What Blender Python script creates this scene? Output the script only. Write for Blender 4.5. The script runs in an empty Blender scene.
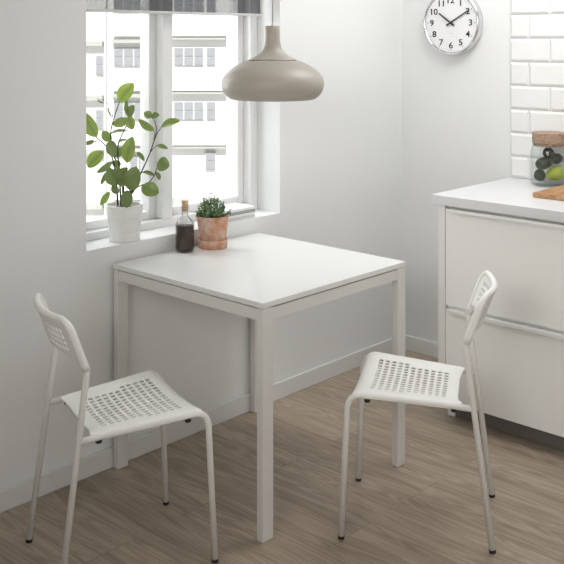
import bpy, bmesh, math, random
from mathutils import Vector, Matrix
random.seed(7)
S = bpy.context.scene
COL = S.collection
PI = math.pi

# ------------------------------------------------------------------ camera
CAMP = Vector((-2.0794, -2.7731, 1.553)); YAW = 0.8207; FPX = 941.1; U0, V0 = 282.1, 39.3
cam = bpy.data.objects.new('camera', bpy.data.cameras.new('camera'))
COL.objects.link(cam)
cam.location = CAMP
cam.rotation_euler = (PI/2, 0, -YAW)
cam.data.sensor_width = 36
cam.data.lens = FPX/564*36
cam.data.shift_x = 0.0
cam.data.shift_y = -(282-V0)/564
cam.data.clip_start = .05; cam.data.clip_end = 300
S.camera = cam

# ------------------------------------------------------------------ world, lights, exposure
S.view_settings.view_transform = 'Standard'
S.view_settings.look = 'None'
S.view_settings.exposure = 0.0
S.view_settings.gamma = 1.0
w = bpy.data.worlds.new('sky'); S.world = w; w.use_nodes = True
bg = w.node_tree.nodes['Background']
bg.inputs[0].default_value = (0.95, 0.975, 1.0, 1)
bg.inputs[1].default_value = 0.62

def sun(name, direction, strength, angle, color=(1, 1, 1)):
    l = bpy.data.lights.new(name, 'SUN'); l.energy = strength; l.angle = angle; l.color = color
    o = bpy.data.objects.new(name, l); COL.objects.link(o)
    o.rotation_euler = Vector(direction).to_track_quat('-Z', 'Y').to_euler()
    return o
def area(name, loc, target, sx, sy, power, color=(1, 1, 1)):
    l = bpy.data.lights.new(name, 'AREA'); l.shape = 'RECTANGLE'; l.size = sx; l.size_y = sy
    l.energy = power; l.color = color
    o = bpy.data.objects.new(name, l); COL.objects.link(o); o.location = loc
    o.rotation_euler = (Vector(target)-Vector(loc)).to_track_quat('-Z', 'Y').to_euler()
    return o
sun('sun', (.62, .50, -.75), 7.5, .05, (1, .98, .95))
area('daylight_through_window', (.42, .75, 1.62), (.55, -.9, .75), 1.1, 1.2, 21, (.97, .985, 1))
area('kitchen_fill', (1.15, -1.0, 2.45), (1.15, -1.0, 0), .9, .9, 18, (.985, .99, 1))  # added fill overhead, no fitting modelled; brightens right wall, tiles and worktop
l1 = area('left_fill', (-2.6, -2.1, 2.0), (1.8, -.7, 1.35), 1.2, .8, 9.3, (1, .98, .945)); l1.data.spread = 1.4  # added fill from high on the left, no window there; lifts the right wall
l2 = area('rear_fill', (-1.0, -3.9, 1.3), (1.6, -.6, .6), 2.0, 1.6, 3.5, (1, .96, .90)); l2.data.spread = 2.0  # added weak warm fill from behind the camera side, no window built

# ------------------------------------------------------------------ materials
def nmat(name):
    m = bpy.data.materials.new(name); m.use_nodes = True
    nt = m.node_tree
    return m, nt, nt.nodes['Principled BSDF']
def paint(name, col, rough=.5, noise=0.02, nscale=30, bump=0, spec=.5, metal=0):
    m, nt, b = nmat(name)
    b.inputs['Roughness'].default_value = rough
    b.inputs['Metallic'].default_value = metal
    b.inputs['Specular IOR Level'].default_value = spec
    tc = nt.nodes.new('ShaderNodeTexCoord'); n = nt.nodes.new('ShaderNodeTexNoise')
    n.inputs['Scale'].default_value = nscale; n.inputs['Detail'].default_value = 4
    nt.links.new(tc.outputs['Object'], n.inputs['Vector'])
    mx = nt.nodes.new('ShaderNodeMix'); mx.data_type = 'RGBA'
    mx.inputs[6].default_value = (*[max(0, c*(1-noise)) for c in col], 1)
    mx.inputs[7].default_value = (*[min(1, c*(1+noise)) for c in col], 1)
    nt.links.new(n.outputs['Fac'], mx.inputs[0]); nt.links.new(mx.outputs[2], b.inputs['Base Color'])
    if bump:
        bp = nt.nodes.new('ShaderNodeBump'); bp.inputs['Strength'].default_value = bump
        bp.inputs['Distance'].default_value = .002
        nt.links.new(n.outputs['Fac'], bp.inputs['Height']); nt.links.new(bp.outputs[0], b.inputs['Normal'])
    return m
def two_tone(name, c1, c2, scale, rough=.6, stretch=(1, 1, 1), lo=.35, hi=.65, detail=5, bump=.2):
    m, nt, b = nmat(name)
    tc = nt.nodes.new('ShaderNodeTexCoord'); mp = nt.nodes.new('ShaderNodeMapping')
    mp.inputs['Scale'].default_value = stretch
    n = nt.nodes.new('ShaderNodeTexNoise'); n.inputs['Scale'].default_value = scale; n.inputs['Detail'].default_value = detail
    r = nt.nodes.new('ShaderNodeValToRGB')
    r.color_ramp.elements[0].position = lo; r.color_ramp.elements[0].color = (*c1, 1)
    r.color_ramp.elements[1].position = hi; r.color_ramp.elements[1].color = (*c2, 1)
    nt.links.new(tc.outputs['Object'], mp.inputs[0]); nt.links.new(mp.outputs[0], n.inputs['Vector'])
    nt.links.new(n.outputs['Fac'], r.inputs[0]); nt.links.new(r.outputs[0], b.inputs['Base Color'])
    b.inputs['Roughness'].default_value = rough
    if bump:
        bp = nt.nodes.new('ShaderNodeBump'); bp.inputs['Strength'].default_value = bump; bp.inputs['Distance'].default_value = .001
        nt.links.new(n.outputs['Fac'], bp.inputs['Height']); nt.links.new(bp.outputs[0], b.inputs['Normal'])
    return m
def thin_glass(name, tint=(1, 1, 1), edge=(.75, .8, .8), gloss=1.0, rough=0.0):
    m = bpy.data.materials.new(name); m.use_nodes = True; nt = m.node_tree; nt.nodes.clear()
    out = nt.nodes.new('ShaderNodeOutputMaterial'); mix = nt.nodes.new('ShaderNodeMixShader')
    tr = nt.nodes.new('ShaderNodeBsdfTransparent'); gl = nt.nodes.new('ShaderNodeBsdfGlossy')
    gl.inputs['Roughness'].default_value = rough
    lw = nt.nodes.new('ShaderNodeLayerWeight'); lw.inputs['Blend'].default_value = .5
    cm = nt.nodes.new('ShaderNodeMix'); cm.data_type = 'RGBA'
    cm.inputs[6].default_value = (*tint, 1); cm.inputs[7].default_value = (*edge, 1)
    pw = nt.nodes.new('ShaderNodeMath'); pw.operation = 'POWER'; pw.inputs[1].default_value = 3
    nt.links.new(lw.outputs['Facing'], pw.inputs[0]); nt.links.new(pw.outputs[0], cm.inputs[0])
    nt.links.new(cm.outputs[2], tr.inputs[0])
    p5 = nt.nodes.new('ShaderNodeMath'); p5.operation = 'POWER'; p5.inputs[1].default_value = 5
    nt.links.new(lw.outputs['Facing'], p5.inputs[0])
    fr = nt.nodes.new('ShaderNodeMath'); fr.operation = 'MULTIPLY_ADD'
    fr.inputs[1].default_value = .8*gloss; fr.inputs[2].default_value = .035*gloss
    nt.links.new(p5.outputs[0], fr.inputs[0])
    nt.links.new(fr.outputs[0], mix.inputs[0]); nt.links.new(tr.outputs[0], mix.inputs[1]); nt.links.new(gl.outputs[0], mix.inputs[2])
    nt.links.new(mix.outputs[0], out.inputs[0])
    return m
def floor_mat():
    m, nt, b = nmat('oak_laminate')
    N = nt.nodes.new; L = nt.links.new
    tc = N('ShaderNodeTexCoord')
    rot = N('ShaderNodeMapping'); rot.inputs['Rotation'].default_value = (0, 0, PI/2)
    rot.inputs['Location'].default_value = (.37, .05, 0)
    L(tc.outputs['Object'], rot.inputs[0])
    br = N('ShaderNodeTexBrick'); br.offset = .37; br.inputs['Scale'].default_value = 1
    br.inputs['Brick Width'].default_value = 1.29; br.inputs['Row Height'].default_value = .193
    br.inputs['Mortar Size'].default_value = .0008; br.inputs['Mortar Smooth'].default_value = .3
    br.inputs['Color1'].default_value = (0, 0, 0, 1); br.inputs['Color2'].default_value = (1, 1, 1, 1)
    br.inputs['Mortar'].default_value = (.5, .5, .5, 1)
    L(rot.outputs[0], br.inputs['Vector'])
    # shift the grain per plank
    sh = N('ShaderNodeVectorMath'); sh.operation = 'MULTIPLY_ADD'
    L(br.outputs['Color'], sh.inputs[0]); sh.inputs[1].default_value = (7.3, 3.1, 5.7); L(tc.outputs['Object'], sh.inputs[2])
    st = N('ShaderNodeMapping'); st.inputs['Scale'].default_value = (9, .8, 1); L(sh.outputs[0], st.inputs[0])
    n1 = N('ShaderNodeTexNoise'); n1.inputs['Scale'].default_value = 1.3; n1.inputs['Detail'].default_value = 2; n1.inputs['Distortion'].default_value = .3
    L(st.outputs[0], n1.inputs['Vector'])
    # cathedral rings: contour lines of the low noise
    mu = N('ShaderNodeMath'); mu.operation = 'MULTIPLY'; mu.inputs[1].default_value = 95; L(n1.outputs['Fac'], mu.inputs[0])
    si = N('ShaderNodeMath'); si.operation = 'SINE'; L(mu.outputs[0], si.inputs[0])
    st2 = N('ShaderNodeMapping'); st2.inputs['Scale'].default_value = (160, 5, 1); L(sh.outputs[0], st2.inputs[0])
    n2 = N('ShaderNodeTexNoise'); n2.inputs['Scale'].default_value = 1; n2.inputs['Detail'].default_value = 3; L(st2.outputs[0], n2.inputs['Vector'])
    st3 = N('ShaderNodeMapping'); st3.inputs['Scale'].default_value = (22, 1.6, 1); L(sh.outputs[0], st3.inputs[0])
    n3 = N('ShaderNodeTexNoise'); n3.inputs['Scale'].default_value = 1; n3.inputs['Detail'].default_value = 4; L(st3.outputs[0], n3.inputs['Vector'])
    def mad(a, k, c):
        q = N('ShaderNodeMath'); q.operation = 'MULTIPLY_ADD'; L(a, q.inputs[0]); q.inputs[1].default_value = k
        if isinstance(c, float): q.inputs[2].default_value = c
        else: L(c, q.inputs[2])
        return q.outputs[0]
    v = mad(si.outputs[0], .085, .11)
    v = mad(n2.outputs['Fac'], .20, v)
    v = mad(n3.outputs['Fac'], .60, v)
    v = mad(n1.outputs['Fac'], .15, v)
    sep = N('ShaderNodeSeparateColor'); L(br.outputs['Color'], sep.inputs[0])
    v = mad(sep.outputs[0], .14, v)
    r = N('ShaderNodeValToRGB')
    r.color_ramp.elements[0].position = .42; r.color_ramp.elements[0].color = FLOOR_D
    r.color_ramp.elements[1].position = .90; r.color_ramp.elements[1].color = FLOOR_L
    L(v, r.inputs[0])
    mm = N('ShaderNodeMix'); mm.data_type = 'RGBA'; L(br.outputs['Fac'], mm.inputs[0]); L(r.outputs[0], mm.inputs[6])
    mm.inputs[7].default_value = (.14, .11, .09, 1)
    L(mm.outputs[2], b.inputs['Base Color'])
    b.inputs['Roughness'].default_value = .5
    b.inputs['Specular IOR Level'].default_value = .35
    return m
FLOOR_D = (.255, .20, .148, 1); FLOOR_L = (.50, .415, .325, 1)

M = {}
M['wall'] = paint('wall_paint', (.79, .797, .792), .85, .01, 60, .08, .2)
M['reveal'] = M['wall']
M['ceiling'] = paint('ceiling_paint', (.82, .82, .81), .9, .01, 60, 0, .2)
M['trim'] = paint('baseboard_paint', (.72, .72, .71), .45, .01)
M['floor'] = floor_mat()
M['frame'] = paint('window_frame_paint', (.80, .80, .80), .4, .01)
M['glass'] = thin_glass('window_glass', (.98, .985, .98), (.9, .93, .92), .8)
M['table'] = paint('table_white_foil', (.76, .76, .745), .32, .01)
M['steel'] = paint('white_powder_steel', (.70, .69, .66), .4, .01, 60)
M['chair'] = paint('white_chair_plastic', (.87, .865, .84), .42, .01, 60)
M['chairsteel'] = paint('white_chair_steel', (.80, .79, .76), .35, .01, 60)
M['black'] = paint('black_plastic', (.015, .015, .015), .5)
M['cab'] = paint('white_cabinet_foil', (.89, .89, .865), .45, .01)
M['cabside'] = paint('white_cabinet_panel', (.84, .83, .81), .45, .01)
M['worktop'] = paint('white_laminate', (.72, .72, .72), .35, .01)
M['handle'] = paint('white_metal_edge', (.82, .82, .80), .3, .01)
M['kick_shade'] = paint('plinth', (.16, .15, .14), .6)  # dark tone paints in the shade beneath the cabinet
M['tile'] = paint('glazed_white_tile', (.83, .83, .82), .08, .01, 8)
M['grout'] = paint('white_grout', (.76, .76, .75), .8)
M['lamp'] = paint('beige_lamp_metal', (.40, .365, .315), .42, .01, 60)
M['lampin'] = paint('lamp_inside_white', (.85, .84, .82), .5)
M['cord'] = paint('beige_cord', (.60, .58, .54), .6)
M['blindbar'] = paint('blind_bar', (.62, .62, .62), .4)
M['ceramic'] = paint('white_glazed_ceramic', (.80, .80, .78), .25, .01)
M['soil'] = two_tone('soil', (.03, .02, .014), (.09, .065, .045), 80, .95)
M['terra'] = two_tone('terracotta', (.50, .22, .12), (.66, .52, .43), 30, .85, (1, 1, 1), .35, .7, 6, .3)
M['cork'] = two_tone('cork', (.26, .17, .11), (.46, .34, .25), 90, .9, (1, 1, 1), .3, .7, 6, .4)
M['corkl'] = two_tone('light_cork', (.48, .31, .17), (.66, .47, .29), 120, .85)
M['bark'] = paint('dark_stem', (.04, .03, .022), .7)
M['twig'] = paint('green_stem', (.12, .15, .05), .7)
M['bottleglass'] = thin_glass('clear_bottle_glass', (.95, .955, .95), (.45, .48, .47), .9, .02)
M['jarglass'] = thin_glass('clear_jar_glass', (.965, .975, .97), (.82, .86, .86), .5, .01)
M['liquid'] = two_tone('dark_balsamic', (.030, .014, .008), (.055, .030, .018), 30, .35, bump=0)
M['liquid'].node_tree.nodes['Principled BSDF'].inputs['Specular IOR Level'].default_value = .15
M['wood'] = two_tone('acacia_wood', (.30, .14, .06), (.58, .34, .17), 4, .5, (2.5, 14, 14), .3, .7, 5, .05)
M['avocado'] = two_tone('avocado_skin', (.02, .024, .016), (.11, .12, .08), 150, .6, (1, 1, 1), .35, .7, 4, .9)
M['pear'] = two_tone('green_fruit_skin', (.22, .30, .03), (.40, .45, .07), 14, .35, (1, 1, 1), .3, .7, 3, .05)
M['chrome'] = paint('brushed_steel', (.75, .75, .76), .18, .005, 60, 0, .5, 1)
M['dial'] = paint('clock_dial_white', (.9, .9, .9), .6)
M['ink'] = paint('black_print', (.012, .012, .012), .6)
M['greyink'] = paint('grey_print', (.45, .45, .45), .6)
M['paper'] = paint('book_paper', (.78, .78, .76), .8, .03, 200)
M['bookwhite'] = paint('book_cover_white', (.84, .84, .83), .4)
M['bookgrey'] = paint('book_cover_grey', (.36, .37, .37), .5)
M['booklight'] = paint('book_cover_pale_grey', (.62, .62, .60), .5)
M['facade'] = paint('pale_render', (.86, .86, .85), .9, .02, .5)
M['slab'] = paint('slab_shade_grey', (.38, .38, .36), .9, .05, 2)  # grey stands in for shade under the balcony slabs; drainpipe shares it
M['outglass'] = paint('far_window_glass', (.27, .28, .30), .3)
M['outframe'] = paint('far_window_frame', (.5, .5, .5), .6)
M['ground'] = paint('pale_ground', (.5, .5, .48), .9, .1, .3)
def leafmat(name, top, back, rough=.38):
    m, nt, b = nmat(name)
    N = nt.nodes.new; L = nt.links.new
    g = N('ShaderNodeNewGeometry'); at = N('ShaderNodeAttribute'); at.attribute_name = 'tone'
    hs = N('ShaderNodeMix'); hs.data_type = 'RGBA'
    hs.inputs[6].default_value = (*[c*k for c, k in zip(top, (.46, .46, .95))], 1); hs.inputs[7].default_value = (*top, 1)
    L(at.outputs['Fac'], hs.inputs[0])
    mx = N('ShaderNodeMix'); mx.data_type = 'RGBA'; L(g.outputs['Backfacing'], mx.inputs[0])
    L(hs.outputs[2], mx.inputs[7]); mx.inputs[6].default_value = (*back, 1)
    L(mx.outputs[2], b.inputs['Base Color']); b.inputs['Roughness'].default_value = rough
    tl = N('ShaderNodeBsdfTranslucent'); L(mx.outputs[2], tl.inputs[0])
    ms = N('ShaderNodeMixShader'); ms.inputs[0].default_value = .22
    out = nt.nodes['Material Output']
    L(b.outputs[0], ms.inputs[1]); L(tl.outputs[0], ms.inputs[2]); L(ms.outputs[0], out.inputs[0])
    return m
M['leaf'] = leafmat('ficus_leaf', (.33, .45, .08), (.30, .38, .16))
M['herb'] = leafmat('herb_leaf', (.24, .40, .13), (.30, .44, .2), .6)
def blindmat():
    m = bpy.data.materials.new('sheer_grey_blind'); m.use_nodes = True; nt = m.node_tree; nt.nodes.clear()
    out = nt.nodes.new('ShaderNodeOutputMaterial'); mix = nt.nodes.new('ShaderNodeMixShader')
    tr = nt.nodes.new('ShaderNodeBsdfTransparent'); df = nt.nodes.new('ShaderNodeBsdfDiffuse')
    df.inputs[0].default_value = (.08, .08, .09, 1); mix.inputs[0].default_value = .50
    nt.links.new(tr.outputs[0], mix.inputs[1]); nt.links.new(df.outputs[0], mix.inputs[2]); nt.links.new(mix.outputs[0], out.inputs[0])
    return m
M['blind'] = blindmat()

# ------------------------------------------------------------------ helpers
def build(name, bm, mat, parent=None, smooth=False, bevel=0, loc=(0, 0, 0), recalc=True, seg=2):
    if recalc: bmesh.ops.recalc_face_normals(bm, faces=bm.faces)
    me = bpy.data.meshes.new(name); bm.to_mesh(me); bm.free()
    if smooth:
        for p in me.polygons: p.use_smooth = True
    me.materials.append(mat)
    o = bpy.data.objects.new(name, me); COL.objects.link(o); o.location = loc
    if parent: o.parent = parent
    if bevel:
        b = o.modifiers.new('bevel', 'BEVEL'); b.width = bevel; b.segments = seg; b.limit_method = 'ANGLE'; b.angle_limit = .6
        for p in me.polygons: p.use_smooth = True
        n = o.modifiers.new('wn', 'WEIGHTED_NORMAL'); n.keep_sharp = True
    return o
def B(): return bmesh.new()
def box(bm, x0, x1, y0, y1, z0, z1):
    vs = [bm.verts.new((x, y, z)) for z in (z0, z1) for x, y in ((x0, y0), (x1, y0), (x1, y1), (x0, y1))]
    for f in ((0, 3, 2, 1), (4, 5, 6, 7), (0, 1, 5, 4), (1, 2, 6, 5), (2, 3, 7, 6), (3, 0, 4, 7)):
        bm.faces.new([vs[i] for i in f])
    return bm
def lathe(bm, prof, n=48, c=(0, 0, 0)):
    rings = []
    for r, z in prof:
        if r < 1e-6: rings.append([bm.verts.new((c[0], c[1], c[2]+z))])
        else: rings.append([bm.verts.new((c[0]+r*math.cos(2*PI*i/n), c[1]+r*math.sin(2*PI*i/n), c[2]+z)) for i in range(n)])
    for a, b in zip(rings, rings[1:]):
        for i in range(n):
            j = (i+1) % n
            if len(a) == 1 and len(b) == 1: continue
            if len(a) == 1: bm.faces.new((a[0], b[j], b[i]))
            elif len(b) == 1: bm.faces.new((a[i], a[j], b[0]))
            else: bm.faces.new((a[i], a[j], b[j], b[i]))
    return bm
def smooth_path(pts, rad, seg=6):
    """round every inner corner of a polyline with radius rad"""
    P = [Vector(p) for p in pts]; out = [P[0]]
    for i in range(1, len(P)-1):
        a, b, c = P[i-1], P[i], P[i+1]
        da, dc = (a-b), (c-b)
        ang = da.angle(dc)
        t = min(rad/max(math.tan(ang/2), 1e-3), da.length*.48, dc.length*.48)
        p0 = b+da.normalized()*t; p1 = b+dc.normalized()*t
        for k in range(seg+1):
            s = k/seg; out.append(p0*(1-s)**2+b*2*s*(1-s)+p1*s*s)
    out.append(P[-1]); return out
def catmull(pts, n=8):
    P = [Vector(p) for p in pts]; P = [P[0]*2-P[1]]+P+[P[-1]*2-P[-2]]; out = []
    for i in range(1, len(P)-2):
        for k in range(n):
            t = k/n; a, b, c, d = P[i-1:i+3]
            out.append(.5*((2*b)+(c-a)*t+(2*a-5*b+4*c-d)*t*t+(3*b-a-3*c+d)*t**3))
    out.append(P[-2]); return out
def tube(bm, pts, r, n=12, cap=True):
    P = [Vector(p) for p in pts]
    rs = r if isinstance(r, (list, tuple)) else [r]*len(P)
    t = (P[1]-P[0]).normalized(); up = Vector((0, 0, 1)) if abs(t.z) < .9 else Vector((1, 0, 0))
    nrm = t.cross(up).normalized(); rings = []
    for i, p in enumerate(P):
        if i == 0: tt = (P[1]-P[0])
        elif i == len(P)-1: tt = (P[-1]-P[-2])
        else: tt = (P[i+1]-P[i-1])
        tt.normalize(); nrm = (nrm-tt*nrm.dot(tt)).normalized(); bn = tt.cross(nrm)
        rings.append([bm.verts.new(p+(nrm*math.cos(2*PI*k/n)+bn*math.sin(2*PI*k/n))*rs[i]) for k in range(n)])
    for a, b in zip(rings, rings[1:]):
        for k in range(n):
            j = (k+1) % n; bm.faces.new((a[k], a[j], b[j], b[k]))
    if cap: bm.faces.new(rings[0][::-1]); bm.faces.new(rings[-1])
    return bm
def tag(o, label, cat, group=None, kind=None):
    if label: o['label'] = label
    if cat: o['category'] = cat
    if group: o['group'] = group
    if kind: o['kind'] = kind
    return o
def empty(name, loc=(0, 0, 0), rz=0):
    o = bpy.data.objects.new(name, None); COL.objects.link(o); o.location = loc; o.rotation_euler = (0, 0, rz)
    o.empty_display_size = .05
    return o
def struct(o): o['kind'] = 'structure'; return o
cY, sY = math.cos(YAW), math.sin(YAW)
RIGHT = Vector((cY, -sY, 0)); FWD = Vector((sY, cY, 0))
def at(u, v, fw):
    return CAMP+FWD*fw+RIGHT*((u-U0)/FPX*fw)+Vector((0, 0, -(v-V0)/FPX*fw))
def at_z(u, v, z):
    return at(u, v, (CAMP.z-z)*FPX/(v-V0))
def copy_tree(o, parent=None):
    c = o.copy(); COL.objects.link(c); c.parent = parent
    for ch in list(o.children): copy_tree(ch, c)
    return c

# ------------------------------------------------------------------ room shell
WX0, WX1, WZ0, WZ1 = -.107, .899, .80, 2.12     # window opening
YW = .015; XW = 1.80                            # wall faces
LX, LY, HC = -5.0, -6.0, 2.5
b = B(); box(b, LX, XW+.02, LY, YW+.02, -.1, 0); struct(build('floor', b, M['floor']))
b = B(); box(b, LX, XW+.3, LY, .36, HC, HC+.15); struct(build('ceiling', b, M['ceiling']))
b = B()
box(b, LX, WX0, YW, .32, 0, HC); box(b, WX1, XW+.3, YW, .32, 0, HC)
box(b, WX0, WX1, YW, .32, 0, WZ0); box(b, WX0, WX1, YW, .32, WZ1, HC)
bmesh.ops.remove_doubles(b, verts=b.verts, dist=1e-4)
fs = [f for f in b.faces]; seen = {}
for f in fs:
    k = tuple(sorted(v.index for v in f.verts))
b.verts.index_update(); dead = []
for f in fs:
    k = tuple(sorted(v.index for v in f.verts))
    if k in seen: dead += [f, seen[k]]
    else: seen[k] = f
bmesh.ops.delete(b, geom=list(set(dead)), context='FACES_ONLY')
struct(build('wall_back', b, M['wall']))
b = B(); box(b, XW, XW+.3, LY, YW, 0, HC); struct(build('wall_right', b, M['wall']))
b = B(); box(b, -3.3, -3.15, LY, YW, 0, HC); struct(build('wall_left', b, M['wall']))
def baseboard(name, x0, x1, y0, y1):
    b = B(); box(b, x0, x1, y0, y1, 0.0, .072)
    struct(build(name, b, M['trim'], bevel=.003))
baseboard('baseboard_back', -3.15, XW, .003, YW)
baseboard('baseboard_right', 1.788, XW, -.62, .003)

# window: outer frame, mullion, two sashes, panes
def rect_frame(bm, x0, x1, z0, z1, y0, y1, wl, wr, wb, wt):
    box(bm, x0, x0+wl, y0, y1, z0, z1); box(bm, x1-wr, x1, y0, y1, z0, z1)
    box(bm, x0+wl, x1-wr, y0, y1, z0, z0+wb); box(bm, x0+wl, x1-wr, y0, y1, z1-wt, z1)
win = empty('window_1', ((WX0+WX1)/2, .15, WZ0)); struct(win)
def wpart(name, bm, mat, bev=0, par=None):
    o = build(name, bm, mat, bevel=bev); o.parent = par or win
    o.matrix_parent_inverse = Matrix.Translation(-Vector(win.location)); return o
b = B(); rect_frame(b, WX0, WX1, WZ0, WZ1, .15, .29, .045, .045, .030, .045); wpart('window_frame', b, M['frame'], .002)
b = B(); box(b, .357, .409, .15, .29, WZ0+.03, WZ1-.045); wpart('mullion', b, M['frame'], .003)
for x0, x1 in ((WX0+.045, .357), (.409, WX1-.045)):
    b = B(); rect_frame(b, x0, x1, WZ0+.03, WZ1-.045, .192, .25, .036, .036, .033, .036)
    s = wpart('sash', b, M['frame'], .003)
    b = B(); box(b, x0+.03, x1-.03, .222, .228, WZ0+.058, WZ1-.07)
    g = build('pane', b, M['glass']); g.parent = s

# wall tiles over the worktop
b = B(); TX = 1.790
box(b, 1.7935, 1.7995, -1.62, -.597, .921, 2.0)
tl = struct(build('trim_1', b, M['grout']))
b = B()
def tile(bm, y0, y1, z0, z1):
    g = .0012; e = .011; y0 += g; y1 -= g; z0 += g; z1 -= g
    if y1-y0 < .02 or z1-z0 < .02: return
    a = [bm.verts.new((1.7934, y, z)) for y, z in ((y0, z0), (y1, z0), (y1, z1), (y0, z1))]
    m_ = [bm.verts.new((1.791, y, z)) for y, z in ((y0, z0), (y1, z0), (y1, z1), (y0, z1))]
    c = [bm.verts.new((1.7845, y, z)) for y, z in ((y0+e, z0+e), (y1-e, z0+e), (y1-e, z1-e), (y0+e, z1-e))]
    for i in range(4):
        j = (i+1) % 4
        bm.faces.new((a[i], a[j], m_[j], m_[i])); bm.faces.new((m_[i], m_[j], c[j], c[i]))
    bm.faces.new(c)
zz = 1.019-.1075; k = 0
while zz < 1.99:
    z0 = max(zz, .922); y = -.597; first = True
    while y > -1.61:
        wd = (.095 if k % 2 == 0 else .198) if first else .198
        tile(b, max(y-wd, -1.62), y, z0, min(zz+.1075, 2.0)); y -= wd; first = False
    zz += .1075; k += 1
t2 = build('tiles', b, M['tile']); t2.parent = tl

# ------------------------------------------------------------------ outside
BC = at(260, V0, 50); BC.z = 0
bang = -YAW
house = empty('apartment_building', (BC.x, BC.y, -9), bang)
tag(house, 'white apartment block seen through the window, with rows of balconies and windows', 'building')
def hx(u): return (u-260)*50/FPX
def hz(v): return 1.553-(v-V0)*50/FPX+9
def hpart(name, rects, y0, y1, mat, par=house):
    b = B()
    for u0, u1, v0, v1 in rects: box(b, hx(u0), hx(u1), y0, y1, hz(v1), hz(v0))
    return build(name, b, mat, par)
b = B(); box(b, hx(40), hx(300), 0, 10, 0, hz(-80)); build('wall', b, M['facade'], house)
pitch = 54
bays = []
for k in range(-2, 4):
    v = 37+pitch*k
    # slabs in a grey that paints in the recess shade, windows with panes, solid white parapets in front of the right-hand balconies
    hpart('balcony_slab_shade', [(172, 226, v-1.5, v+2.5)], -.45, -.001, M['slab'])
    hpart('balcony_slab_shade', [(113, 148, v+2.5, v+6)], -.45, -.001, M['slab'])
    hpart('balcony_slab_shade', [(60, 104, v+4, v+9)], -.45, -.001, M['slab'])
    if k != 2:
        hpart('balcony_parapet', [(172, 226, v+30, v+53)], -.55, -.45, M['facade'])
        wins = [(174, 204, v+10, v+29), (206.5, 216, v+10, v+29), (114, 144, v+11, v+29)]
    else:
        wins = [(205.5, 216, v+6, v+25), (130, 147, v+10, v+28)]
    hpart('balcony_parapet', [(113, 148, v+32, v+53)], -.55, -.45, M['facade'])
    if k in (0, 1, 3): wins.append((96, 104, v+18, v+38))
    for u0, u1, v0, v1 in wins:
        f = hpart('window', [(u0, u1, v0, v1)], -.12, -.001, M['outframe'])
        n = max(1, round((u1-u0)/10)); st = (u1-u0)/n
        b = B()
        for i in range(n):
            for q in range(2):
                a0 = u0+st*i+.8; a1 = u0+st*(i+1)-.8
                h0 = v0+1+(v1-v0-1)*q/2; h1 = v0+(v1-v0-1)*(q+1)/2
                box(b, hx(a0), hx(a1), -.16, -.121, hz(h1), hz(h0))
        build('pane', b, M['outglass'], f)
hpart('drainpipe', [(106.4, 107.4, -80, 222)], -.15, -.002, M['slab'])
b = B(); box(b, -40, 80, 4, 110, -9.3, -9); struct(build('ground', b, M['ground']))
b = B()
for i in range(90):
    u = random.uniform(60, 170); c = at(u, 0, 41+random.uniform(-1, 1)); r = random.uniform(.5, .9)
    mt = Matrix.Translation((c.x, c.y, -9+random.uniform(.3, 2.0))) @ Matrix.Scale(r, 4)
    bmesh.ops.create_icosphere(b, subdivisions=2, radius=1, matrix=mt)
for vv in b.verts: vv.co += Vector((random.uniform(-.14, .14), random.uniform(-.14, .14), random.uniform(-.14, .14)))
M['bush'] = two_tone('pale_bush', (.30, .32, .27), (.6, .6, .56), 3, .9)
tag(build('hedge', b, M['bush']), 'pale clipped hedge at the foot of the white apartment block outside', 'hedge')

# ------------------------------------------------------------------ roller blind
bl = empty('roller_blind', (.396, .10, 1.66)); tag(bl, 'sheer grey roller blind lowered a little at the top of the window', 'blind')
def under(par, o): o.parent = par; o.matrix_parent_inverse = Matrix.Translation(-Vector(par.location)); return o
b = B(); box(b, -.095, .865, .0995, .1005, 1.662, 2.05); under(bl, build('fabric', b, M['blind']))
b = B(); box(b, -.098, .868, .094, .106, 1.653, 1.664); under(bl, build('bottom_bar', b, M['blindbar'], bevel=.002))
b = B(); tube(b, [(-.10, .10, 2.06), (.875, .10, 2.06)], .022, 24); under(bl, build('roller', b, M['blindbar'], smooth=True))
for x in (-.1055, .8755):
    b = B(); box(b, x, x+.022, .07, .13, 2.03, 2.119); under(bl, build('bracket', b, M['blindbar']))
pr = at(176, 20, (CAMP-Vector((.40, .09, 1.64))).dot(-FWD))
b = B(); ring = [(pr.x+.011*math.cos(a)*.8, .10, 1.6375+.011*math.sin(a)) for a in [2*PI*i/24 for i in range(25)]]
tube(b, ring, .0016, 8, False); tube(b, [(pr.x, .10, 1.6475), (pr.x, .10, 1.654)], .0016, 8)
under(bl, build('pull_ring', b, M['blindbar'], smooth=True))

# ------------------------------------------------------------------ table
tb = empty('dining_table', (.375, -.375, 0)); tag(tb, 'square white dining table with straight square legs under the window', 'table')
TD = .755; lx, ly = .0475, .0265
def tp(name, bm, mat, bev): return under(tb, build(name, bm, mat, bevel=bev))
b = B(); box(b, 0, .75, -TD, 0, .7215, .74); tp('tabletop', b, M['table'], .0018)
for x in (0, .75-lx):
    for y in (-TD, -ly):
        b = B(); box(b, x, x+lx, y, y+ly, .0005, .7205); tp('leg', b, M['steel'], .002)
for a in ((lx, .75-lx, -TD+.003, -TD+.020), (lx, .75-lx, -.020, -.003), (.003, .020, -TD+ly, -ly), (.73, .747, -TD+ly, -ly)):
    b = B(); box(b, *a, .680, .7175); tp('apron', b, M['steel'], .0015)

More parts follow.
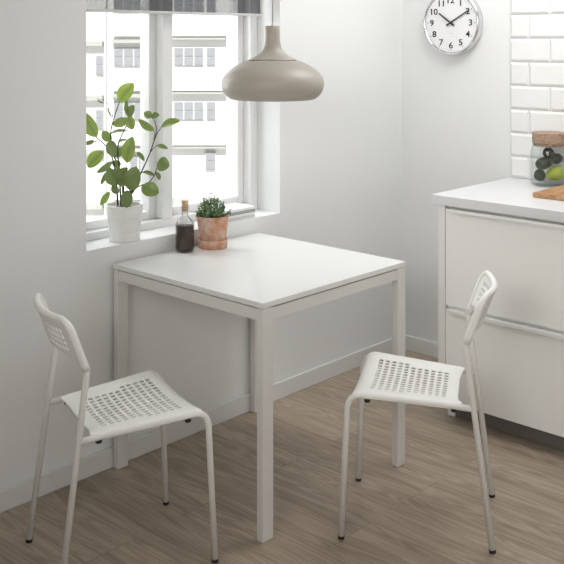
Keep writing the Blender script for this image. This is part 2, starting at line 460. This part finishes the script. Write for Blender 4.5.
# ------------------------------------------------------------------ chairs
def perforated(fmap, xs, ys, holes):
    """xs, ys: cell border coordinates; holes: set of (i,j) cells with a rounded hole; fmap maps plan -> 3D"""
    b = B(); nx, ny = len(xs)-1, len(ys)-1; V = {}
    def fin(a): return [a[0]]+[q for k in range(len(a)-1) for q in ((a[k]+a[k+1])/2, a[k+1])]
    X, Y = fin(xs), fin(ys)
    def v(i, j):
        if (i, j) not in V: V[i, j] = b.verts.new(fmap(X[i], Y[j]))
        return V[i, j]
    for i in range(nx):
        for j in range(ny):
            if (i, j) in holes:
                ring = [(0, 0), (1, 0), (2, 0), (2, 1), (2, 2), (1, 2), (0, 2), (0, 1)]
                cx, cy = X[2*i+1], Y[2*j+1]; hx_, hy_ = (X[2*i+2]-X[2*i])/2, (Y[2*j+2]-Y[2*j])/2
                inn = []
                for p, q in ring:
                    dx, dy = p-1, q-1; k = .62 if dx and dy else .78
                    inn.append(b.verts.new(fmap(cx+dx*hx_*k*HOLE[0], cy+dy*hy_*k*HOLE[1])))
                o_ = [v(2*i+p, 2*j+q) for p, q in ring]
                for k in range(8):
                    l = (k+1) % 8; b.faces.new((o_[k], o_[l], inn[l], inn[k]))
            else:
                for p in (0, 1):
                    for q in (0, 1):
                        b.faces.new((v(2*i+p, 2*j+q), v(2*i+p+1, 2*j+q), v(2*i+p+1, 2*j+q+1), v(2*i+p, 2*j+q+1)))
    return b
HOLE = (.90, .88)
def lin(a, b, n): return [a+(b-a)*i/n for i in range(n+1)]
def make_chair():
    r = empty('dining_chair')
    # seat: plan coordinate x from back (-.36) to front (-.02), y across; edges wrap round the side rails
    xs = [-.365, -.350, -.335]+lin(-.322, -.078, 11)+[-.062, -.048, -.036, -.026, -.018]
    ys = [-.214, -.206, -.196, -.184, -.170, -.155]+lin(-.143, .143, 13)+[.155, .170, .184, .196, .206, .214]
    def fm(x, y):
        a = abs(y); s = 1 if y > 0 else -1
        if a <= .184: yy = a; dz = 0
        else:
            t = (a-.184)/.030*(PI/2)*1.1; yy = .184+.0145*math.sin(t); dz = -.0175*(1-math.cos(t))
        t = min(1, max(0, (-.06-x)/.305))
        g = 1-.14*t*(.35+.65*min(1, (yy/.19))**2)
        z = .4625-.023*t-.015*max(0, 1-(yy/.184)**2)
        fx = max(0, x+.062); xx = x
        if fx > 0:
            q = fx/.044*(PI/2)*1.15; R = .034
            xx = -.062+R*math.sin(q); z -= R*(1-math.cos(q))*.75
        back = max(0, -(x+.322))/.043
        bow = 1-min(1, yy/.17)**4
        xx += back*.010*bow - back*.004*(1-bow)
        z -= back*back*.004*bow
        yy *= g*(1-.03*back*back)
        return (xx, s*yy, z+dz*(1-.35*back))
    ho = set()
    for i in range(11):
        for j in range(13):
            if i < 6 and j in (0, 12): continue
            ho.add((i+3, j+6))
    sb = perforated(fm, xs, ys, ho)
    seat = build('seat', sb, M['chair'], r, smooth=True)
    so = seat.modifiers.new('thick', 'SOLIDIFY'); so.thickness = .005; so.offset = -1
    ss = seat.modifiers.new('sub', 'SUBSURF'); ss.levels = 1; ss.render_levels = 1
    # steel frames
    for s in (-1, 1):
        b = B(); pts = smooth_path([(0, s*.1975, .004), (-.021, s*.1905, .4485), (-.12, s*.1835, .4445), (-.34, s*.1640, .4285), (-.400, s*.1650, .4245)], .045, 8)
        tube(b, pts, .0095, 16)
        leg = build('front_leg', b, M['chairsteel'], r, smooth=True)
        b = B(); tube(b, [(0, s*.1975, .0008), (-.0006, s*.1973, .010)], .0102, 16)
        c = build('foot_cap', b, M['black'], leg, smooth=False); c['label'] = 'black plastic foot cap'
        b = B(); pts = smooth_path([(-.460, s*.178, .004), (-.379, s*.161, .618), (-.418, s*.161, .725)], .05, 6)
        tube(b, pts, .0095, 16)
        leg = build('rear_leg', b, M['chairsteel'], r, smooth=True)
        b = B(); tube(b, [(-.460, s*.178, .0008), (-.459, s*.178, .010)], .0102, 16)
        c = build('foot_cap', b, M['black'], leg); c['label'] = 'black plastic foot cap'
    # cross bars under the seat with black screw caps
    for x in (-.080, -.345):
        zc = .4322 if x > -.2 else .4125; yc = .178 if x > -.2 else .160
        b = B(); tube(b, [(x, -yc, zc), (x, yc, zc)], .006, 10)
        cb = build('crossbar', b, M['chairsteel'], r, smooth=True)
        for s in (-1, 1):
            b = B(); lathe(b, [(0, 0), (.0085, 0), (.0095, .002), (.0095, .009), (0, .009)], 14, (x, s*(yc+.002), (.4255 if x > -.2 else .4115)))
            c = build('screw_cap', b, M['black'], cb); c['label'] = 'black plastic screw cap under the seat'
    # backrest: rim tube plus perforated plate, bowed backwards
    def bpx(y, z):
        bow = 1-(min(abs(y), .163)/.163)**2
        return -.379-(max(z, .60)-.618)*.37-BOW*bow*min(1, max(0, (z-.60)/.06))
    BOW = .034
    def fb(y, z): return (bpx(y, z), y, z)
    path = [(-.161, z) for z in lin(.622, .738, 6)]
    for k in range(1, 8):
        a = PI/2*k/7; path.append((-.161+.032*(1-math.cos(a)), .738+.030*math.sin(a)))
    half = path[:]
    path += [(y, .768-.004*(1-(y/.129)**2)) for y in lin(-.129, .129, 14)[1:-1]]
    path += [(-y, z) for y, z in half[::-1]]
    n = len(path); rr = [max(.0100, .0118-.0004*max(0, min(k, n-1-k)-6)) for k in range(n)]
    b = B(); tube(b, [fb(y, z) for y, z in path], rr, 14)
    bot = [(-.158, .655)]+[(y, .657+.004*(1-(y/.14)**2)) for y in lin(-.14, .14, 12)]+[(.158, .655)]
    tube(b, [fb(y, z) for y, z in bot], .0062, 10)
    ys2 = [-.160, -.150, -.138]+lin(-.126, .126, 13)+[.138, .150, .160]
    zs2 = [.656, .664]+lin(.671, .741, 4)+[.750, .762]
    def fp(y, z):
        t = max(0, (abs(y)-.13)/.03)
        return fb(y, z if z < .7 else z-(z-.7)*.30*t*t)
    hb = {(i, j) for i in range(3, 16) for j in range(2, 6)}
    global HOLE
    HOLE = (.92, 1.0)
    pb = perforated(fp, ys2, zs2, hb); HOLE = (.90, .88)
    plate = build('backrest', b, M['chair'], r, smooth=True)
    bp = build('perforated_panel', pb, M['chair'], plate, smooth=True)
    so = bp.modifiers.new('thick', 'SOLIDIFY'); so.thickness = .013; so.offset = 0
    ss = bp.modifiers.new('sub', 'SUBSURF'); ss.levels = 1; ss.render_levels = 1
    return r
ch = make_chair()
A = math.radians(-18.5)
ch.location = (-.1055, -.5335, 0); ch.rotation_euler = (0, 0, A)
tag(ch, 'white perforated metal-legged chair left of the table, its back towards the left', 'chair', 'white chairs at the table')
c2 = copy_tree(ch); A2 = math.radians(120.5)
c2.location = (.3575, -.8115, 0); c2.rotation_euler = (0, 0, A2)
tag(c2, 'white perforated metal-legged chair between the table and the kitchen cabinet', 'chair', 'white chairs at the table')

# ------------------------------------------------------------------ kitchen cabinet and worktop
YE = -1.46
cb = empty('base_cabinet', (1.48, -1.0, 0)); tag(cb, 'white handleless base cabinet with two deep drawers under the white worktop', 'cabinet')
b = B(); box(b, 1.184, 1.787, YE, -.656, .085, .8795); box(b, 1.26, 1.787, YE, -.656, 0.001, .085); under(cb, build('body', b, M['cabside']))
b = B(); box(b, 1.163, 1.787, -.655, -.622, .082, .8795); box(b, 1.235, 1.787, -.655, -.622, .001, .082)
bmesh.ops.remove_doubles(b, verts=b.verts, dist=1e-5); under(cb, build('end_panel', b, M['cabside']))
b = B(); box(b, 1.238, 1.2595, YE, -.657, .001, .080); pk = under(cb, build('plinth', b, M['kick_shade'])); pk['label'] = 'plinth board set back at the floor, coloured dark as shade'
for z0, z1 in ((.0855, .4605), (.4775, .8665)):
    b = B(); box(b, 1.165, 1.1835, YE, -.6568, z0, z1); d = under(cb, build('drawer', b, M['cab'], bevel=.001))
    b = B(); box(b, 1.149, 1.182, YE, -.669, z1+.0005, z1+.0035); box(b, 1.149, 1.152, YE, -.669, z1-.010, z1+.0005)
    h = build('edge_handle', b, M['handle']); h.parent = d
b = B(); box(b, 1.149, 1.7925, -1.48, -.597, .881, .92)
tag(build('worktop', b, M['worktop'], bevel=.0015), 'white laminate worktop slab lying on the base cabinet', 'worktop')

# ------------------------------------------------------------------ cutting board
b = B(); box(b, 1.362, 1.632, -1.40, -.937, .9205, .9405)
tag(build('cutting_board', b, M['wood'], bevel=.003), 'reddish-brown wooden cutting board lying in front of the glass jar', 'cutting board')

# ------------------------------------------------------------------ jar with fruit
jc = Vector((1.692, -.84, .9203)); R = .078
jar = empty('storage_jar', jc); tag(jar, 'clear glass storage jar with a flat cork lid, standing on the worktop', 'jar')
b = B(); lathe(b, [(0, 0), (R-.012, 0), (R-.004, .004), (R, .014), (R, .150), (R-.004, .165), (R-.007, .172), (R-.007, .184),
                   (R-.011, .184), (R-.011, .170), (R-.008, .163), (R-.004, .150), (R-.004, .016), (R-.010, .007), (0, .006)], 64)
build('glass_body', b, M['jarglass'], jar, smooth=True)
b = B(); lathe(b, [(0, .172), (R-.0125, .172), (R-.0125, .1845), (R-.009, .1850), (R-.007, .187), (R-.007, .2275), (R-.009, .230), (0, .230)], 64)
lid = build('lid', b, M['cork'], jar, bevel=0); lid['label'] = 'flat brown cork lid'
def fruit(name, c, L, R_, axis, mat, label, cat, group=None, pear=.25, stem=True):
    b = B(); n = 18; prof = []
    for i in range(n+1):
        t = PI*i/n; z = -math.cos(t)*L/2
        rr = R_*math.sin(t)*(1-pear*(z/(L/2)) ) / (1+.0)
        prof.append((rr if 0 < i < n else 0, z))
    lathe(b, prof, 28)
    q = Vector((0, 0, 1)).rotation_difference(Vector(axis).normalized())
    o = build(name, b, mat, None, smooth=True, loc=c)
    o.rotation_mode = 'QUATERNION'; o.rotation_quaternion = q
    if stem:
        b = B(); tube(b, [(0, 0, L/2-.002), (0, 0, L/2+.002)], .003, 8); build('stem', b, M['bark'], o)
    tag(o, label, cat, group); return o
fj = (jc-CAMP).dot(FWD)
G = 'avocados in the glass jar'
p0 = at(541, 175.5, fj-.012); p1 = at(543.5, 163.5, fj-.022); p2 = at(549, 153, fj-.010); p3 = at(563, 158.5, fj+.008)
fruit('avocado', at(539.8, 175.0, fj+.004), .052, .0255, (.3, .2, .9), M['avocado'], 'dark avocado lying lowest at the left inside the glass jar', 'avocado', G, .1)
fruit('avocado', at(544.6, 163.0, fj-.026), .080, .0255, RIGHT*.9+Vector((0, 0, .25)), M['avocado'], 'dark avocado lying in the middle of the pile, left of the pale fruit', 'avocado', G, .15)
fruit('avocado', at(548.5, 152.5, fj+.010), .048, .025, (.2, .3, .9), M['avocado'], 'dark avocado standing topmost in the glass jar', 'avocado', G, .15)
fruit('avocado', at(556.8, 158.5, fj+.026), .052, .023, RIGHT+Vector((0, 0, .3)), M['avocado'], 'dark avocado at the right behind the pale green fruit in the jar', 'avocado', G, .1)
fruit('pear', at(554.8, 173.5, fj-.022), .084, .0305, -RIGHT*.9-Vector((0, 0, .30)), M['pear'], 'bright yellow-green pear lying at the front of the glass jar', 'pear', None, .3)

# ------------------------------------------------------------------ wall clock
CY, CZ, CR = -.297, 1.632, .160
ck = empty('wall_clock', (XW, CY, CZ)); tag(ck, 'round white wall clock with a steel rim and black numerals, showing ten past ten', 'clock')
ck.rotation_euler = (0, 0, -PI/2)    # local -Y faces the room (towards -x of the world)
def cpart(name, bm, mat, par=ck, **k): return build(name, bm, mat, par, **k)
def disc_lathe(prof, n=72):
    """prof of (radius, height out of the wall); axis along local -Y"""
    b = B(); lathe(b, prof, n); bmesh.ops.rotate(b, verts=b.verts, cent=(0, 0, 0), matrix=Matrix.Rotation(PI/2, 3, 'X')); return b
cpart('case', disc_lathe([(0, .001), (CR-.012, .001), (CR-.004, .006), (CR, .022), (CR-.002, .036), (CR-.006, .044), (CR-.011, .047), (CR-.016, .044), (CR-.019, .036), (CR-.019, .036), (0, .036)]), M['chrome'], smooth=True)['label'] = 'polished steel rim and case'
cpart('dial', disc_lathe([(0, .0365), (CR-.0195, .0365), (CR-.0195, .0375), (0, .0375)]), M['dial'])
DY = -.0378
def add_text(txt, size, x, z, name, mat, par, bold=.0):
    cu = bpy.data.curves.new(name, 'FONT'); cu.body = txt; cu.size = size; cu.align_x = 'CENTER'; cu.align_y = 'CENTER'; cu.offset = bold; cu.extrude = .0005
    to = bpy.data.objects.new(name+'_tmp', cu); COL.objects.link(to)
    bpy.context.view_layer.update()
    me = bpy.data.meshes.new_from_object(to.evaluated_get(bpy.context.evaluated_depsgraph_get()))
    bpy.data.objects.remove(to); me.materials.clear(); me.materials.append(mat)
    # centre on its own ink box
    xs_ = [v.co.x for v in me.vertices]; ys_ = [v.co.y for v in me.vertices]
    cx, cy = (min(xs_)+max(xs_))/2, (min(ys_)+max(ys_))/2
    for v in me.vertices: v.co = Vector(((v.co.x-cx)*1.15, -(v.co.z)-.0003, v.co.y-cy))
    o = bpy.data.objects.new(name, me); COL.objects.link(o); o.parent = par; o.location = (x, DY, z); return o
for h in range(1, 13):
    a = 2*PI*h/12; rr = .108
    add_text(str(h), .041, rr*math.sin(a), rr*math.cos(a), 'numeral', M['ink'], ck, .0007)
b = B()
for k in range(60):
    a = 2*PI*k/60; big = k % 5 == 0
    for r0, r1, hw in (((.128, .134, .0018) if big else (.130, .133, .0005)),):
        d = Vector((math.sin(a), 0, math.cos(a))); n_ = Vector((math.cos(a), 0, -math.sin(a)))
        q = [d*r0-n_*hw, d*r0+n_*hw, d*r1+n_*hw, d*r1-n_*hw]
        b.faces.new([b.verts.new(p+Vector((0, DY-.0003, 0))) for p in q])
mk = cpart('minute_marks', b, M['ink'], recalc=False)
b = B(); box(b, -.010, .010, DY-.0006, DY-.0001, -.0515, -.0505); cpart('maker_mark', b, M['greyink'])
def hand(name, ang, L_, tail, w0, w1, y):
    b = B(); d = Vector((math.sin(ang), 0, math.cos(ang))); n_ = Vector((math.cos(ang), 0, -math.sin(ang)))
    lo = [b.verts.new(p+Vector((0, y, 0))) for p in (-d*tail-n_*w0, -d*tail+n_*w0, d*L_+n_*w1, d*L_-n_*w1)]
    g = bmesh.ops.extrude_face_region(b, geom=[b.faces.new(lo)])
    for e in g['geom']:
        if isinstance(e, bmesh.types.BMVert): e.co.y -= .001
    cpart(name, b, M['ink'])
hand('hour_hand', math.radians(305), .082, .024, .0048, .0032, DY-.003)
hand('minute_hand', math.radians(60), .120, .026, .0042, .0026, DY-.005)
cpart('hub', disc_lathe([(0, .038), (.006, .038), (.006, .0448), (0, .0448)], 24), M['ink'])
b = disc_lathe([(0, .0452), (CR-.0165, .0452), (CR-.0165, .0458), (0, .0458)]); cpart('glass_cover', b, thin_glass('clock_glass', (.99, .99, .99), (.95, .95, .95), .4))

# ------------------------------------------------------------------ pendant lamp
fw = 3.45; sc = fw/FPX
lp = at(272.6, V0, fw)
lamp = empty('pendant_lamp', (lp.x, lp.y, 1.334)); tag(lamp, 'beige bell-shaped metal pendant lamp hanging over the table', 'lamp')
def lz(v): return (1.553-(v-V0)*sc)-1.334
def prof_px(l): return [(r*sc, lz(v)) for r, v in l]
neck = [(6.9, 25.8), (7.4, 26.3), (7.4, 33), (7.6, 40), (8.3, 45), (9.8, 49.3), (12.6, 53), (16.5, 56), (20.5, 58.2), (24.2, 59.6)]
b = B(); lathe(b, prof_px([(0, 25.6)]+neck), 72); neck_o = build('neck', b, M['lamp'], lamp, smooth=True)
so = neck_o.modifiers.new('t', 'SOLIDIFY'); so.thickness = .0015; so.offset = -1
sh = [(24.0, 60.3), (28, 61.3), (34, 64), (40.4, 67.6), (45.5, 71.5), (49.2, 76), (51.2, 81), (51.3, 86.5), (49.8, 91), (47.2, 95), (43.6, 98), (41.5, 99)]
pp = prof_px(sh); P3 = [(r, z) for r, z in [(q.x, q.y) for q in catmull([(r, z, 0) for r, z in pp], 3)]]
b = B(); lathe(b, P3, 96); shd = build('shade', b, M['lamp'], lamp, smooth=True)
ztop = P3[0][1]
inn = [(r-.0025, z+.001-.0035*max(0, 1-(ztop-z)/.06)) for r, z in P3]
b = B(); lathe(b, inn, 96); il = build('inner_shade', b, M['lampin'], shd, smooth=True); il['label'] = 'white inside of the shade'
b = B(); tube(b, [(0, 0, lz(24.0)), (0, 0, HC-1.334-.031)], .0026, 10); tube(b, [(0, 0, lz(26.2)), (0, 0, lz(24))], [.006, .004], 12)
build('cord', b, M['cord'], lamp, smooth=True)
b = B(); lathe(b, [(0, -.03), (.035, -.03), (.045, -.02), (.045, -.0008), (0, -.0008)], 32, (0, 0, HC-1.334)); build('canopy', b, M['lamp'], lamp, smooth=False)
b = B(); lathe(b, [(0, .185), (.018, .185), (.018, .135), (.0, .135)], 24); build('lamp_socket', b, M['lampin'], lamp)
b = B(); lathe(b, [(.012, .1345), (.016, .12), (.028, .095), (.030, .080), (.024, .060), (.012, .051), (0, .049)], 24); build('bulb', b, M['lampin'], lamp, smooth=True)

# ------------------------------------------------------------------ foliage helpers
def leaf(bm, tl, base, tip, width, normal, fold=.12, curl=.12, nseg=8, tone=.5, sharp=.8):
    base, tip = Vector(base), Vector(tip); ax = tip-base; L_ = ax.length; ax.normalize()
    n_ = Vector(normal); n_ = (n_-ax*n_.dot(ax)).normalized(); sd = ax.cross(n_)
    rows = []
    for i in range(nseg+1):
        t = i/nseg
        w_ = width/2*math.sin(PI*t**sharp)**.60 if 0 < t < 1 else 0
        c = base+ax*L_*t+n_*(curl*L_*(math.sin(PI*t)-.4*t))
        if w_ == 0: rows.append([bm.verts.new(c)])
        else: rows.append([bm.verts.new(c+sd*w_*k+n_*abs(k)*w_*fold*2) for k in (-1, -.5, 0, .5, 1)])
    fs = []; mid = {r[2] for r in rows if len(r) == 5}
    for a, c in zip(rows, rows[1:]):
        if len(a) == 1:
            for k in range(4): fs.append(bm.faces.new((a[0], c[k], c[k+1])))
        elif len(c) == 1:
            for k in range(4): fs.append(bm.faces.new((a[k], c[0], a[k+1])))
        else:
            for k in range(4): fs.append(bm.faces.new((a[k], c[k], c[k+1], a[k+1])))
    for f in fs:
        for l in f.loops:
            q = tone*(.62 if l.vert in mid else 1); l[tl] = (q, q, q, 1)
        f.smooth = True

# ------------------------------------------------------------------ rubber plant on the sill
pc = Vector((.104, .070, .8003)); fp0 = (pc-CAMP).dot(FWD)
pl = empty('potted_rubber_plant', pc); tag(pl, 'leafy green rubber plant in a white ribbed pot on the left of the window sill', 'plant')
rp = []
for i in range(33):
    z = .134*i/32; r_ = .0565+(.0700-.0565)*i/32
    if .030 < z < .085: r_ -= .0022*(1-math.cos(2*PI*(z-.030)/.011))/2
    if z > .128: r_ += .0006
    rp.append((r_, z))
b = B(); lathe(b, [(0, 0), (.052, 0)]+rp+[(.0665, .134), (.0655, .128), (.0645, .112), (0, .112)], 64)
build('pot', b, M['ceramic'], pl, smooth=True)
b = B(); lathe(b, [(0, .1165), (.03, .1175), (.0640, .1150), (.0635, .1125), (0, .1125)], 32); build('soil', b, M['soil'], pl, smooth=True)
def P(u, v, d=0): return at(u, v, fp0+d)-pc
b = B()
S_ = [([(118, 206, 0), (117, 190, 0), (115.5, 172, -.01), (112, 157, -.015), (106, 146, -.02), (95, 136, -.03)], .0032),
      ([(121, 206, .01), (120, 185, .01), (117, 165, .01), (112, 148, .0), (111, 131, .0), (115, 115, -.01), (119.5, 102, -.02)], .0028),
      ([(123, 206, -.01), (122.5, 185, -.02), (119, 165, -.02), (118, 146, -.01), (123, 133, 0), (128, 122, .01), (129.2, 116, .01)], .0028),
      ([(127, 206, .0), (132, 190, .0), (141, 173, -.01), (150, 153, -.02), (155.5, 137, -.02), (162, 126, -.02)], .0026),
      ([(128, 206, .015), (133, 191, .01), (140, 186, .01), (148, 183, 0), (154, 176, -.01), (157, 168, -.02)], .0024),
      ([(124.5, 206, 0), (124, 186, -.02), (126, 172, -.03), (127.5, 162, -.03)], .0020),
      ([(113, 117, .0), (111, 110, .01), (106, 102, .01), (97, 98.5, .01)], .0012),
      ([(155.5, 137, -.02), (156.5, 128, -.02), (154, 120, -.02), (150, 115, -.02)], .0014),
      ([(154, 141, -.02), (154.5, 134, -.02), (154, 129, -.02)], .0013),
      ([(126, 206, -.01), (128.5, 197, -.02), (130, 190, -.03)], .0020),
      ([(118, 190, 0), (113, 190, -.01), (109.5, 192, -.02)], .0013),
      ([(150, 153, -.02), (155, 147, -.02), (161, 147, -.02), (167, 149, -.02)], .0012),
      ([(141, 173, -.01), (147, 171, -.01), (154, 174, -.01)], .0012),
      ([(96, 142, -.02), (91, 140, -.02), (86, 142, -.02)], .0012),
      ([(104, 148, -.02), (98, 142, -.02), (94, 141, -.02)], .0012)]
for pts, r_ in S_:
    c = catmull([P(*q) for q in pts], 5); n = len(c)
    tube(b, c, [r_*1.2*(1-.5*k/(n-1)) for k in range(n)], 8)
build('stems', b, M['bark'], pl, smooth=True)
b = B(); tl = b.loops.layers.color.new('tone')
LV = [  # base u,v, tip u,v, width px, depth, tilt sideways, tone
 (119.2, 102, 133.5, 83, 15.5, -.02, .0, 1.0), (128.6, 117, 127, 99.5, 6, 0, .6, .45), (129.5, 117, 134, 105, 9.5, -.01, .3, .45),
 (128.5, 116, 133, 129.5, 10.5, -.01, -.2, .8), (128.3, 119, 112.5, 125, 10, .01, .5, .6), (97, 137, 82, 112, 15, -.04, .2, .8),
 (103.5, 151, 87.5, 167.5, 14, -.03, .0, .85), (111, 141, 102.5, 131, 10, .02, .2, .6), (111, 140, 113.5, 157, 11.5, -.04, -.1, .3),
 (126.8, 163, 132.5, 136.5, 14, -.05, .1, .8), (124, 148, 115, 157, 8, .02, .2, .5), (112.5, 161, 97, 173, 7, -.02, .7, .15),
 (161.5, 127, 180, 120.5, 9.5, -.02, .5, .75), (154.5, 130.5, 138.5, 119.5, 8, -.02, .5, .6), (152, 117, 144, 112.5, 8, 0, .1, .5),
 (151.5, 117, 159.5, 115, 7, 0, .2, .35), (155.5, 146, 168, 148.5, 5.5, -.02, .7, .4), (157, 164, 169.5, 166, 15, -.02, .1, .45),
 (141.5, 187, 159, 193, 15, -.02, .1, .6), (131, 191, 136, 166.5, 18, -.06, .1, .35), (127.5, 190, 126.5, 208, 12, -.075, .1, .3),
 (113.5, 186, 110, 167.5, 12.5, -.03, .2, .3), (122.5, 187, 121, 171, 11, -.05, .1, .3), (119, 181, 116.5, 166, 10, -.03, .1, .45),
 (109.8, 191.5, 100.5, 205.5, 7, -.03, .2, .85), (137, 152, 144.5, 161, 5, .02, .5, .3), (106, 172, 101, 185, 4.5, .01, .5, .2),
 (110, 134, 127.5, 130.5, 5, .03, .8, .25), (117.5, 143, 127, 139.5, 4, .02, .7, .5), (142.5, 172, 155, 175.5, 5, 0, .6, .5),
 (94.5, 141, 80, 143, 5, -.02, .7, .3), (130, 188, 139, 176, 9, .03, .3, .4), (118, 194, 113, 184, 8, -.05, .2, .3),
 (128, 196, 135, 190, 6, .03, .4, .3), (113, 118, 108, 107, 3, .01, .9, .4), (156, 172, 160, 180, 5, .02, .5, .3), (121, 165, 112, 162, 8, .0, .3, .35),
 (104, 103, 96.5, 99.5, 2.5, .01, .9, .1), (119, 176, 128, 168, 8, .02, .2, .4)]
k_ = fp0/FPX
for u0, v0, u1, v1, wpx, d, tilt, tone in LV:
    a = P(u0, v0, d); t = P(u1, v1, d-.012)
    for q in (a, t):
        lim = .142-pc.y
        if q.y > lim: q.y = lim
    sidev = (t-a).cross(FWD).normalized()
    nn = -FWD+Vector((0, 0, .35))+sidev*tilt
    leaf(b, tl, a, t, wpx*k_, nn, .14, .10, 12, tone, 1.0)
for v in b.verts:
    if v.co.y > .142-pc.y: v.co.y = .142-pc.y
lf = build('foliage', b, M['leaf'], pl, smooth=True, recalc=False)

# ------------------------------------------------------------------ bottle
bc = at_z(184.6, 251.2, .7405); bc.y = min(bc.y, -.042)
bt = empty('glass_bottle', (bc.x, bc.y, .7405)); bt.scale = (1.05, 1.05, 1.02); tag(bt, 'small clear glass bottle of dark brown liquid with a cork, on the table', 'bottle')
R = .0345
b = B(); lathe(b, [(0, 0), (R-.006, 0), (R-.001, .003), (R, .008), (R, .098), (R-.002, .108), (R-.008, .118), (R-.016, .126), (.0135, .133), (.0120, .142), (.0120, .158), (.0142, .160), (.0142, .167), (.0105, .167),
                   (.0100, .140), (.0115, .131), (R-.018, .124), (R-.010, .116), (R-.0045, .107), (R-.0025, .098), (R-.0025, .010), (R-.005, .0055), (0, .0055)], 48)
build('glass_body', b, M['bottleglass'], bt, smooth=True)
b = B(); lathe(b, [(0, .0065), (R-.006, .0065), (R-.0032, .010), (R-.0032, .096), (R-.0035, .0975), (0, .0975)], 48)
build('liquid', b, M['liquid'], bt, smooth=True)
b = B(); lathe(b, [(0, .150), (.0088, .150), (.0098, .1668), (.0120, .1678), (.0128, .189), (.0118, .191), (0, .191)], 28)
build('cork', b, M['corkl'], bt)

# ------------------------------------------------------------------ herb in terracotta
tc_ = at_z(212.8, 247.0, .7405); tc_.y = min(tc_.y, -.064)
hp = empty('potted_herb', (tc_.x, tc_.y, .7405)); hp.scale = (1.04, 1.04, 1.03); tag(hp, 'small bushy green herb in a terracotta pot on its saucer, on the table', 'plant')
b = B(); lathe(b, [(0, .0), (.052, .0), (.0545, .002), (.0575, .030), (.0565, .032), (.0540, .032), (.0510, .006), (0, .006)], 56)
build('saucer', b, M['terra'], hp, smooth=True)
b = B(); lathe(b, [(0, .0065), (.0445, .0065), (.0465, .010), (.0590, .105), (.0605, .118), (.0598, .121), (.0565, .121), (.0545, .108), (0, .106)], 56)
build('pot', b, M['terra'], hp, smooth=True)
b = B(); lathe(b, [(0, .114), (.03, .113), (.0545, .1095), (.0535, .1065), (0, .1065)], 32); build('soil', b, M['soil'], hp, smooth=True)
b = B(); sb = B(); tl = b.loops.layers.color.new('tone')
for i in range(75):
    a = random.uniform(0, 2*PI); rr = math.sqrt(random.random())
    base = Vector((math.cos(a)*rr*.036, math.sin(a)*rr*.036, .112))
    top = Vector((math.cos(a)*rr*.080, math.sin(a)*rr*.062, .130+.058*(1-rr*rr)+random.uniform(-.010, .026)))
    mid_ = (base+top)/2+Vector((math.cos(a), math.sin(a), 0))*.006
    cpts = catmull([base, mid_, top], 4)
    tube(sb, cpts, .0007, 5)
    for k in range(11):
        t = random.uniform(.25, 1); q = cpts[min(len(cpts)-1, int(t*(len(cpts)-1)))]
        d = Vector((random.gauss(0, 1), random.gauss(0, 1), random.gauss(.3, .7))).normalized()
        L_ = random.uniform(.007, .0135)
        nn = Vector((random.gauss(0, .6), random.gauss(0, .6), 1))
        leaf(b, tl, q, q+d*L_, L_*.72, nn, .1, .08, 4, random.random(), 1)
for m_ in (b, sb):
    for v in m_.verts:
        if v.co.y+tc_.y > 0.008: v.co.y = .008-tc_.y-random.random()*.002
build('stems', sb, M['twig'], hp, smooth=True)
build('foliage', b, M['herb'], hp, smooth=True, recalc=False)

# ------------------------------------------------------------------ books on the sill
bx0, bx1, by0, by1 = .545, .762, .032, .148
z = .8005
specs = [(.0125, 'booklight', 'pale grey paperback book lying at the bottom of the pile on the window sill', 0, 0),
         (.0085, 'bookwhite', 'white paperback book second from the bottom of the pile on the window sill', -.003, .001),
         (.0125, 'bookgrey', 'dark grey paperback book second from the top of the pile on the window sill', .002, .0),
         (.0105, 'bookwhite', 'white paperback book lying on top of the pile on the window sill', .003, .002)]
for h, mt, lab, dx, dy in specs:
    rt = empty('book', ((bx0+bx1)/2, (by0+by1)/2, z)); tag(rt, lab, 'book', 'books piled on the window sill')
    b = B(); box(b, bx0+dx+.002, bx1+dx-.0015, by0+dy+.0013, by1+dy-.001, z+.0011, z+h-.0011); under(rt, build('pages', b, M['paper']))
    b = B(); box(b, bx0+dx, bx1+dx, by0+dy, by1+dy, z, z+.001); box(b, bx0+dx, bx1+dx, by0+dy, by1+dy, z+h-.001, z+h)
    box(b, bx0+dx, bx1+dx, by0+dy, by0+dy+.0012, z+.001, z+h-.001); under(rt, build('cover', b, M[mt]))
    z += h+.0003
